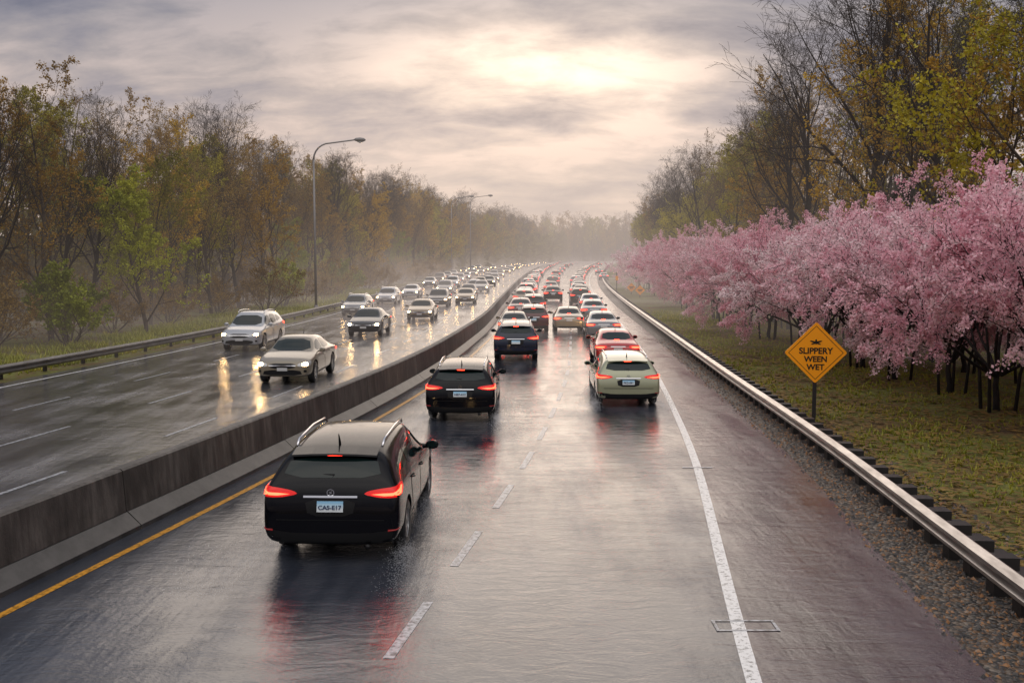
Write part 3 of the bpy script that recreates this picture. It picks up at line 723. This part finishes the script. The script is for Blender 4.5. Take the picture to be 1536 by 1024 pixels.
    def common(s):
        suv = s.kind == 'suv'; s.wheels()
        for sx, nm in ((1, 'right'), (-1, 'left')):
            if suv:
                wins = [[(.98, 1.045), (.48, 1.41), (.05, 1.47), (.03, 1.07)], [(-.05, 1.075), (-.03, 1.47), (-.62, 1.47), (-.92, 1.41), (-.90, 1.11)], [(-1.0, 1.125), (-1.02, 1.41), (-1.45, 1.37), (-1.72, 1.22), (-1.55, 1.17)]]
                drs = [[(1.12, .38), (1.10, .96), (.02, 1.01), (.02, .36)], [(-.04, .36), (-.04, 1.01), (-1.0, 1.05), (-1.0, .80), (-.80, .36)]]
                hd = [(.14, .90), (-.86, .93)]
            else:
                wins = [[(.90, 1.01), (.42, 1.28), (.05, 1.345), (.03, 1.01)], [(-.05, 1.01), (-.03, 1.345), (-.60, 1.33), (-.98, 1.19), (-1.0, 1.03)]]
                drs = [[(1.08, .38), (1.06, .90), (.02, .945), (.02, .35)], [(-.04, .35), (-.04, .945), (-1.05, .95), (-1.02, .76), (-.80, .35)]]
                hd = [(.14, .84), (-.88, .86)]
            for w in wins: s.patch('side_window', w, nm, M['glass'], .004, rd=1)
            for d_, h_ in zip(drs, hd):
                dd = s.patch('door', d_, nm, P['black'], .005, rd=1, rings=6)
                mb = MB(); hit = s.bvh.ray_cast(Vector((3 * sx, h_[0], h_[1])), Vector((-sx, 0, 0)))[0]
                mb.tube([(hit.x, h_[0] - .09, h_[1]), (hit.x + sx * .035, h_[0] - .06, h_[1]), (hit.x + sx * .035, h_[0] + .06, h_[1]), (hit.x, h_[0] + .09, h_[1])], .013, 6)
                mb.build('handle', P['black'], dd, True)
            s.patch('sill_trim', [(.98, .25), (.98, .35), (-.98, .35), (-.98, .25)], nm, M['black'], .008, rd=0)
            zm = 1.08 if suv else 1.02
            mb = MB(); n = 10; vs = []; yc = .83
            for i, (dy_, k) in enumerate(((-.07, .75), (-.05, 1), (.03, .95), (.09, .55))):
                for j in range(n):
                    t = 2 * PI * j / n; vs.append((sx * (1.02 + .11 * k * math.cos(t)), yc + dy_, zm + .08 * k * math.sin(t)))
            mb.add(vs, [(i * n + j, i * n + (j + 1) % n, (i + 1) * n + (j + 1) % n, (i + 1) * n + j) for i in range(3) for j in range(n)] + [tuple(range(n)), tuple(range(3 * n, 4 * n))])
            mb.tube([(sx * .86, yc + .02, zm - .05), (sx * .98, yc + .02, zm - .03)], .03, 6)
            mr = mb.build('mirror', P['black'], s.root, True); mr.data.set_sharp_from_angle(angle=.8)
            mb = MB(); mb.add([(sx * (1.02 + .085 * math.cos(2 * PI * j / 12)), yc - .074, zm + .05 * math.sin(2 * PI * j / 12)) for j in range(12)], [tuple(range(12))]); mb.build('mirror_glass', M['glass'], mr)
        if suv:
            s.patch('windshield', [(-.70, 1.07), (.70, 1.07), (.58, 1.46), (-.58, 1.46)], 'front', M['glass'], .004, rd=1, rings=8)
            s.patch('rear_window', [(-.67, 1.185), (.67, 1.185), (.575, 1.435), (-.575, 1.435)], 'rear', M['glass'], .004, rd=1, rings=8)
        else:
            s.patch('windshield', [(-.68, 1.02), (.68, 1.02), (.52, 1.35), (-.52, 1.35)], 'front', M['glass'], .004, rd=1, rings=8)
            s.patch('rear_window', [(-.62, 1.10), (.62, 1.10), (.52, 1.36), (-.52, 1.36)], 'rear', M['glass'], .004, rd=1, rings=8)
        z0 = .0 if suv else -.06
        s.patch('grille', [(-.40, .60 + z0), (.40, .60 + z0), (.46, .76 + z0), (-.46, .76 + z0)], 'front', M['black'], .006, rd=1)
        s.patch('grille_bar', [(-.44, .68 + z0), (.44, .68 + z0), (.44, .70 + z0), (-.44, .70 + z0)], 'front', M['chrome'], .014, rd=0)
        s.patch('lower_grille', [(-.66, .33), (.66, .33), (.58, .50), (-.58, .50)], 'front', M['black'], .006, rd=1)
        s.patch('license_plate', [(-.17, .47), (.17, .47), (.17, .57), (-.17, .57)], 'front', M['lamp_glass'], .016, rd=0)
        for lr in 'RL':
            hl = s.patch('headlight', [(.42, .66 + z0), (.80, .66 + z0), (.92, .72 + z0), (.95, .82 + z0), (.70, .80 + z0), (.44, .75 + z0)], ('f', lr), M['lamp_glass'], .008, rd=1)
            s.patch('lamp', [(.56, .685 + z0), (.74, .685 + z0), (.76, .775 + z0), (.58, .765 + z0)], ('f', lr), M['head'], .014, rd=2, parent=hl)
            s.patch('fog_lamp', [(.60, .42), (.70, .42), (.70, .50), (.60, .50)], ('f', lr), M['black'], .010, rd=2)
        if suv:
            u = .07
            for lr in 'RL':
                tl = s.patch('tail_light', [(.36, .905 + u), (.58, .855 + u), (.92, .87 + u), (.98, .93 + u), (.97, 1.02 + u), (.62, .99 + u), (.42, .95 + u)], ('r', lr), M['tail'], .010, rd=1)
                s.patch('brake_light', [(.46, .905 + u), (.60, .885 + u), (.86, .89 + u), (.92, .975 + u), (.885, .985 + u), (.81, .925 + u), (.60, .92 + u)], ('r', lr), M['brake'], .016, rd=0, parent=tl, rings=3)
                s.patch('reflector', [(.62, .47), (.80, .48), (.80, .50), (.62, .495)], ('r', lr), M['reflector'], .012, rd=0)
            s.patch('plate_recess', [(-.30, .68), (.30, .68), (.34, .91), (-.34, .91)], 'rear', M['black'], .004, rd=1)
            s.patch('rear_bumper', [(-.80, .27), (.80, .27), (.84, .50), (.60, .44), (-.60, .44), (-.84, .50)], 'rear', M['black'], .008, rd=1)
            s.patch('tailgate_seam', [(-.72, .62), (.72, .62), (.72, .632), (-.72, .632)], 'rear', M['black'], .006, rd=0)
            s.patch('chrome_strip', [(-.36, .93), (.36, .93), (.36, .957), (-.36, .957)], 'rear', M['chrome'], .020, rd=0)
            pz = (.74, .885)
        else:
            for lr in 'RL':
                tl = s.patch('tail_light', [(.36, .80), (.60, .76), (.92, .78), (.97, .84), (.95, .90), (.62, .91), (.38, .90)], ('r', lr), M['tail'], .010, rd=1)
                s.patch('brake_light', [(.46, .81), (.84, .80), (.86, .86), (.46, .87)], ('r', lr), M['brake'], .016, rd=1, parent=tl, rings=3)
            s.patch('rear_bumper', [(-.80, .27), (.80, .27), (.80, .38), (-.80, .38)], 'rear', M['black'], .008, rd=1)
            s.patch('trunk_seam', [(-.60, .885), (.60, .885), (.60, .897), (-.60, .897)], 'rear', M['black'], .006, rd=0)
            s.patch('chrome_strip', [(-.30, .85), (.30, .85), (.30, .868), (-.30, .868)], 'rear', M['chrome'], .014, rd=0)
            pz = (.68, .81)
        pl = s.patch('license_plate', [(-.175, pz[0]), (.175, pz[0]), (.175, pz[1]), (-.175, pz[1])], 'rear', M['plate'] if suv else M['lamp_glass'], .022, rd=0, rings=3)
        s.pl = pl; s.yb = min(v.co.y for v in pl.data.vertices); s.zc = (pz[0] + pz[1]) / 2
        zz = 1.455 if suv else 1.075
        s.patch('high_brake_light', [(-.10, zz), (.10, zz), (.10, zz + .016), (-.10, zz + .016)], 'rear', M['brake'], .012, rd=0, rings=2)
        mb = MB(); mb.tube([(.5, -2.28, .25), (.5, -2.37, .25)], [.035, .038], 10); mb.build('exhaust', M['black'], s.root, True)
        if suv:
            mb = MB(); vs = []
            for x in (-.58, -.3, 0, .3, .58):
                e = (x / .58) ** 2
                for yy, z in ((-1.78, 1.56), (-2.06, 1.505), (-2.07, 1.48), (-1.86, 1.485)): vs.append((x, yy + .05 * e, z - .03 * e))
            mb.add(vs, [(i * 4 + k, i * 4 + (k + 1) % 4, (i + 1) * 4 + (k + 1) % 4, (i + 1) * 4 + k) for i in range(4) for k in range(4)] + [(0, 1, 2, 3), (19, 18, 17, 16)])
            mb.build('spoiler', P['black'], s.root)
            for sx in (-1, 1):
                mb = MB(); mb.tube([(sx * .595, -1.62, 1.53), (sx * .60, -1.5, 1.61), (sx * .61, -.6, 1.66), (sx * .60, .15, 1.64), (sx * .59, .3, 1.56)], .018, 6); mb.build('roof_rail', M['chrome'], s.root, True)
            mb = MB(); mb.tube([(0, -2.19, 1.17), (.03, -2.17, 1.23), (-.33, -2.13, 1.225)], .010, 5); mb.build('rear_wiper', M['black'], s.root)
        mb = MB(); mb.tube([(0, -1.62 if suv else -.8, 1.57 if suv else 1.43), (0, -1.70 if suv else -.86, 1.72 if suv else 1.53)], [.02, .006], 6); mb.build('antenna', M['black'], s.root)
suv = Car('suv', 'car'); suv.common()
sed = Car('sedan', 'car'); sed.common()
PAINTED = ('body', 'door', 'handle', 'mirror', 'spoiler')
def repaint(o, m):
    if o.name.split('.')[0] in PAINTED and o.type == 'MESH':
        o.material_slots[0].link = 'OBJECT'; o.material_slots[0].material = m
    for ch in o.children: repaint(ch, m)
FAR = ('handle', 'door', 'fog_lamp', 'exhaust', 'rear_wiper', 'antenna', 'sill_trim', 'trunk_seam', 'tailgate_seam', 'reflector', 'chrome_strip', 'grille_bar', 'lower_grille', 'roof_rail', 'rim', 'mirror_glass', 'plate_recess', 'mirror', 'spoiler', 'rear_bumper')
def swap(o, a, b):
    if o.type == 'MESH' and o.material_slots and o.material_slots[0].material == a:
        o.material_slots[0].link = 'OBJECT'; o.material_slots[0].material = b
    for ch in o.children: swap(ch, a, b)
def car(kind, color, px, py, label, sc=1., zs=1., onc=False, group=None, pos=None, ws=1.0):
    base = suv if kind == 'suv' else sed
    g = Vector(pos) if pos else G(px, py)
    Y = g.y; far = Y > 95
    r = copy_tree(base.root, skip=FAR if far else ())
    f = (lambda y: .5 * (BAR(y) + LRAIL(y))) if onc else (lambda y: .5 * (EDG(y) + YEL(y)))
    k = min(1, max(0, (Y - 40) / 110)); a = -math.atan(slope(f, g.y)) * (.18 + .82 * k)
    dirv = Vector((-math.sin(a), math.cos(a), 0))
    if onc: r.location = g + dirv * (1.38 * sc); r.rotation_euler = (0, 0, a + PI)
    else: r.location = g + dirv * (1.40 * sc); r.rotation_euler = (0, 0, a)
    r.location.z = .001; r.scale = (sc * ws, sc, sc * zs)
    for k in ('label', 'category', 'group'):
        if k in r: del r[k]
    tag(r, label, 'car', group); repaint(r, P[color])
    if Y > 60: swap(r, M['tail'], M['tail_far']); swap(r, M['brake'], M['brake_far']); swap(r, M['head'], M['head_far'])
    return r
hero = car('suv', 'black', 517, 815, 'shiny black wagon nearest to the camera with red brake lights lit', 1.01, .97, ws=1.02)
h2 = car('suv', 'black', 694, 625, 'black hatchback second behind the nearest black wagon, beside the barrier', .97, .92)
cr = car('suv', 'cream', 938, 604, 'pale champagne green wagon in the right lane with brake lights lit', .96, .90)
def plate_text(root, txt):
    return text_mesh(txt, .085, 'plate_lettering', M['plate_text'], [c for c in root.children if c.name.startswith('license_plate') and c.data == suv.pl.data][0], (0, suv.yb - .003, suv.zc - .008), ext=.001, bold=.002)
plate_text(hero, 'CAS-E17'); plate_text(h2, 'HB7-412'); plate_text(cr, 'PK3-096')
def emblem(root):
    ze = 1.0; mb = MB(); n = 24; yb = suv.bvh.ray_cast(Vector((0, -6, ze)), Vector((0, 1, 0)))[0].y - .014
    vs = [(r_ * math.cos(2 * PI * k / n), yb, ze + r_ * math.sin(2 * PI * k / n)) for r_ in (.052, .040) for k in range(n)]
    mb.add(vs, [(k, (k + 1) % n, n + (k + 1) % n, n + k) for k in range(n)])
    mb.add([(-.02, yb, ze - .023), (-.008, yb, ze - .023), (.022, yb, ze + .023), (.010, yb, ze + .023)], [(0, 1, 2, 3)])
    mb.add([(-.022, yb - .001, ze + .010), (-.010, yb - .001, ze + .017), (.022, yb - .001, ze - .01), (.012, yb - .001, ze - .017)], [(0, 1, 2, 3)])
    mb.build('emblem', M['chrome'], root)
for r_ in (hero, h2, cr): emblem(r_)
car('suv', 'navy', 774, 538, 'dark blue wagon third in the left lane, directly ahead of the black hatchback', .98, .96)
car('sedan', 'red', 924, 548, 'red sedan partly hidden behind the pale champagne wagon', .93)
car('sedan', 'grey', 904, 509, 'grey sedan in the right lane ahead of the red sedan', .95)
car('sedan', 'beige', 853, 497, 'silver beige sedan in the middle of the right carriageway, alone in its row', .93)
car('suv', 'maroon', 800, 498, 'dark maroon wagon ahead of the dark blue wagon, right of the queue', .93)
car('sedan', 'darkgrey', 771, 506, 'charcoal sedan half hidden ahead of the dark blue wagon, near the barrier', .9)
car('sedan', 'grey', 890, 482, 'blue grey sedan ahead of the grey sedan in the right lane', .95)
car('sedan', 'maroon', 781, 478, 'maroon sedan hugging the barrier ahead of the charcoal sedan', .95)
car('suv', 'darkgrey', 800, 474, 'charcoal wagon ahead of the maroon wagon', .95)
car('sedan', 'blue', 886, 468, 'steel blue sedan, third car from the grey sedan up the right lane', .95)
GQ = 'cars queueing away in the right carriageway'
lanes = [([(787, 462), (791, 445), (797, 430), (806, 416), (818, 405), (836, 396), (860, 391)], 8.0), ([(828, 452), (829, 436), (832, 422), (840, 410), (851, 401), (870, 394), (885, 391)], 22.0), ([(873, 458), (867, 442), (866, 428), (872, 415), (884, 404), (900, 395), (912, 391)], 8.5), ([(905, 420), (897, 410), (893, 404), (898, 399), (915, 393)], 40)]
cols = ['grey', 'darkgrey', 'black', 'maroon', 'silver', 'navy', 'beige', 'black', 'darkgrey', 'blue', 'gold', 'grey']
def lane_fn(pts):
    W = [G(*p) for p in pts]
    def f(y):
        for i in range(len(W) - 1):
            if W[i].y <= y <= W[i + 1].y:
                t = (y - W[i].y) / (W[i + 1].y - W[i].y); return W[i].x * (1 - t) + W[i + 1].x * t
        return None
    return f, W[0].y, W[-1].y
def cn(col): return col.replace('darkgrey', 'charcoal').replace('beige', 'beige grey')
for pts, dy in lanes:
    f, y0, y1 = lane_fn(pts); y = y0
    while y < min(y1, 620):
        col = rnd.choice(cols); kd = rnd.choice(['suv', 'sedan'])
        car(kd, col, 0, 0, 'distant %s car in the jam on the right carriageway' % cn(col), rnd.uniform(.93, 1.0), group=GQ + ' (%s)' % col, pos=(f(y) + rnd.uniform(-.2, .2), y, 0))
        y += dy * rnd.uniform(.85, 1.3) * (1 + max(0, y - 130) * .012)
# oncoming
car('suv', 'silver', 368, 525, 'silver wagon leftmost of the oncoming cars with bright headlights', .99, 1.06, True)
car('sedan', 'beige', 434, 573, 'beige grey sedan nearest of the oncoming cars', 1.0, 1.03, True)
car('sedan', 'darkgrey', 549, 504, 'dark sedan with lit headlights in the middle of the oncoming carriageway', .97, 1.03, True)
car('suv', 'grey', 532, 474, 'grey wagon behind the leftmost silver wagon, third row of oncoming cars', .95, 1, True)
car('suv', 'silver', 580, 457, 'small silver wagon beyond the street lamp in the outer oncoming lane', .95, 1, True)
car('sedan', 'gold', 631, 481, 'bronze sedan with bright headlights near the barrier on the oncoming side', .95, 1, True)
car('sedan', 'silver', 616, 447, 'small silver sedan ahead of the bronze sedan, outer oncoming lane', .95, 1, True)
car('suv', 'darkgrey', 657, 461, 'charcoal wagon beyond the bronze sedan in the oncoming traffic', .95, 1, True)
car('sedan', 'gold', 698, 456, 'bronze sedan close to the barrier, beyond the charcoal wagon', .95, 1, True)
GO = 'distant oncoming cars in the left carriageway'
for pts, dy in (([(643, 431), (662, 422), (690, 411), (725, 402), (770, 395), (820, 391)], 26), ([(665, 443), (682, 428), (705, 416), (735, 405), (785, 396), (830, 391)], 21), ([(702, 447), (718, 432), (733, 420), (755, 409), (790, 399), (840, 391.5)], 19), ([(720, 440), (737, 426), (752, 414), (772, 405), (805, 397), (850, 391.5)], 25)):
    f, y0, y1 = lane_fn(pts); y = y0 + rnd.uniform(0, 5)
    while y < min(y1, 600):
        col = rnd.choice(cols); kd = rnd.choice(['suv', 'sedan'])
        car(kd, col, 0, 0, 'distant oncoming %s car with its headlights on' % cn(col), rnd.uniform(.93, 1.0), onc=True, group=GO + ' (%s)' % col, pos=(f(y), y, 0))
        y += dy * rnd.uniform(.7, 1.3) * (1 + max(0, y - 150) * .008)
def kill(o):
    for c in list(o.children): kill(c)
    bpy.data.objects.remove(o)
kill(suv.root); kill(sed.root)

# ------------------------------------------------------------------ fine spray thrown up by the tyres
sm = Mat('water droplets', (.80, .80, .82), .3)
tr = sm.N.new('ShaderNodeBsdfTransparent'); mx = sm.N.new('ShaderNodeMixShader'); mx.inputs[0].default_value = .6
g_ = [x for x in sm.N if x.type == 'GROUP'][0]
sm.L.new(sm.p.outputs[0], mx.inputs[1]); sm.L.new(tr.outputs[0], mx.inputs[2]); sm.L.new(mx.outputs[0], g_.inputs[0])
def spray(root, label, n, size):
    mb = MB(); c = root.location; sc = root.scale[0]; rz = root.rotation_euler[2]; ca, sa = math.cos(rz), math.sin(rz)
    for sx in (-1, 1):
        for ya in (-1.4, 1.38):
            for i in range(n):
                t = R.rand() ** 1.2; lx = sx * (.85 + .12 * R.rand()) + sx * R.rand() * .7 * t + R.normal() * .07; ly = ya - .25 - 2.2 * t; lz = .02 + abs(R.normal()) * (.05 + .17 * math.sqrt(t))
                x = c.x + (lx * ca - ly * sa) * sc; y = c.y + (lx * sa + ly * ca) * sc; s = size * (.4 + .8 * R.rand())
                th = R.rand() * 3.1
                mb.add([(x + s * math.cos(th), y, lz + s * math.sin(th)), (x - s * math.sin(th), y, lz + s * math.cos(th)), (x - s * math.cos(th), y, lz - s * math.sin(th)), (x + s * math.sin(th), y, lz - s * math.cos(th))], [(0, 1, 2, 3)])
    tag(mb.build('tyre_spray', sm.m), label, 'water spray', kind='stuff')
spray(hero, 'fine water spray around the wheels of the nearest black wagon', 3200, .0045)
spray(h2, 'fine water spray around the wheels of the black hatchback', 1800, .008)
spray(cr, 'fine water spray around the wheels of the pale champagne wagon', 1800, .008)

# ------------------------------------------------------------------ sky
W = bpy.data.worlds.new('World'); S.world = W; W.use_nodes = True
N = W.node_tree.nodes; L = W.node_tree.links; N.clear()
out = N.new('ShaderNodeOutputWorld'); bg = N.new('ShaderNodeBackground'); L.new(bg.outputs[0], out.inputs[0])
tc = N.new('ShaderNodeTexCoord'); sp = N.new('ShaderNodeSeparateXYZ'); L.new(tc.outputs['Generated'], sp.inputs[0])
def wm(op, a, b=None, clamp=False):
    n = N.new('ShaderNodeMath'); n.operation = op; n.use_clamp = clamp
    for i, v in enumerate((a, b)):
        if v is None: continue
        if isinstance(v, (int, float)): n.inputs[i].default_value = v
        else: L.new(v, n.inputs[i])
    return n.outputs[0]
X, Y_, Z_ = sp.outputs
z0 = wm('MAXIMUM', Z_, 0); den = wm('ADD', z0, .34)
cx = wm('DIVIDE', X, den); cy = wm('DIVIDE', Y_, den)
cb = N.new('ShaderNodeCombineXYZ'); L.new(wm('MULTIPLY', cx, 1.15), cb.inputs[0]); L.new(wm('MULTIPLY', cy, 2.0), cb.inputs[1]); cb.inputs[2].default_value = 5.2
def wn(sc, det, ro, di):
    n = N.new('ShaderNodeTexNoise'); n.inputs['Scale'].default_value = sc; n.inputs['Detail'].default_value = det; n.inputs['Roughness'].default_value = ro; n.inputs['Distortion'].default_value = di
    L.new(cb.outputs[0], n.inputs['Vector']); return n.outputs['Fac']
c1 = wn(1.5, 3, .5, .15); c2 = wn(5.0, 8, .6, .25)
cl = wm('ADD', wm('MULTIPLY', c1, .62), wm('MULTIPLY', c2, .38))
def ramp(fac, stops):
    r = N.new('ShaderNodeValToRGB'); e = r.color_ramp.elements
    while len(e) < len(stops): e.new(.5)
    for i, (p, c) in enumerate(stops): e[i].position = p; e[i].color = (*c, 1)
    L.new(fac, r.inputs[0]); return r.outputs[0]
basec = ramp(z0, [(0, (.60, .50, .455)), (.06, (.64, .535, .49)), (.12, (.56, .475, .455)), (.18, (.40, .365, .38)), (.25, (.28, .28, .33)), (.42, (.27, .29, .35)), (.65, (.50, .52, .58)), (1, (.68, .69, .74))])
cm = ramp(cl, [(.38, (.48, .53, .65)), (.46, (.76, .78, .84)), (.52, (1.0, .98, .96)), (.60, (1.40, 1.30, 1.20))])
def vm(op, a, b):
    n = N.new('ShaderNodeVectorMath'); n.operation = op
    for i, v in enumerate((a, b)):
        if isinstance(v, tuple): n.inputs[i].default_value = v
        else: L.new(v, n.inputs[i])
    return n.outputs[0]
fadeh = wm('MULTIPLY', z0, 8.0, True)
mixn = N.new('ShaderNodeMix'); mixn.data_type = 'RGBA'; L.new(fadeh, mixn.inputs[0]); mixn.inputs[6].default_value = (1, 1, 1, 1); L.new(cm, mixn.inputs[7])
mul = vm('MULTIPLY', basec, mixn.outputs[2])
def gauss(cxx, sx, czz, sz):
    a = wm('DIVIDE', wm('SUBTRACT', X, cxx), sx); b = wm('DIVIDE', wm('SUBTRACT', Z_, czz), sz)
    s_ = wm('ADD', wm('MULTIPLY', a, a), wm('MULTIPLY', b, b)); g_ = wm('EXPONENT', wm('MULTIPLY', s_, -1))
    return wm('MULTIPLY', g_, wm('GREATER_THAN', Y_, 0))
g1 = wm('MULTIPLY', gauss(.03, .15, .185, .045), wm('MULTIPLY', wm('MAXIMUM', wm('SUBTRACT', cl, .38), 0), 3.0))
g2 = wm('MULTIPLY', gauss(.02, .20, .165, .085), .20)
gg = wm('ADD', g1, g2)
gl = N.new('ShaderNodeCombineXYZ'); L.new(wm('MULTIPLY', gg, 1.08), gl.inputs[0]); L.new(wm('MULTIPLY', gg, .78), gl.inputs[1]); L.new(wm('MULTIPLY', gg, .52), gl.inputs[2])
tot = vm('ADD', mul, gl.outputs[0])
back = wm('MULTIPLY', wm('SUBTRACT', .15, Y_), 1.6, True)
hi = wm('MULTIPLY', wm('SUBTRACT', Z_, .22), 2.6, True)
back_fill = wm('MULTIPLY', back, hi)  # fill glow added to the unseen sky behind the camera, lights car rears and trees
bk = N.new('ShaderNodeCombineXYZ'); L.new(wm('MULTIPLY', back_fill, 1.0), bk.inputs[0]); L.new(wm('MULTIPLY', back_fill, .92), bk.inputs[1]); L.new(wm('MULTIPLY', back_fill, .82), bk.inputs[2])
lowb = wm('MULTIPLY', back, wm('SUBTRACT', 1.0, wm('MULTIPLY', Z_, 4.0, True)))
dk = wm('SUBTRACT', 1.0, wm('MULTIPLY', lowb, .75))
dkc = N.new('ShaderNodeCombineXYZ'); [L.new(dk, dkc.inputs[i]) for i in range(3)]
tot = vm('MULTIPLY', tot, dkc.outputs[0])
tot = vm('ADD', tot, bk.outputs[0])
sky = N.new('ShaderNodeTexSky'); sky.sky_type = 'NISHITA'; sky.sun_disc = False; sky.sun_elevation = math.radians(20); sky.sun_rotation = math.radians(2); sky.dust_density = 3
sk = vm('MULTIPLY', sky.outputs[0], (.002, .002, .002))
tot = vm('ADD', tot, sk)
L.new(tot, bg.inputs['Color']); bg.inputs['Strength'].default_value = 1.0
sun = bpy.data.lights.new('sun', 'SUN'); sun.energy = .65; sun.angle = math.radians(46); sun.color = (1, .84, .68)
so = bpy.data.objects.new('sun', sun); COL.objects.link(so)
dv = Vector((math.sin(math.radians(2)) * math.cos(math.radians(20)), math.cos(math.radians(2)) * math.cos(math.radians(20)), math.sin(math.radians(20))))
so.rotation_euler = dv.to_track_quat('Z', 'Y').to_euler(); so.location = (0, 0, 50)
S.view_settings.view_transform = 'Standard'; S.view_settings.look = 'None'; S.view_settings.exposure = 0
print('objects', len(bpy.data.objects))
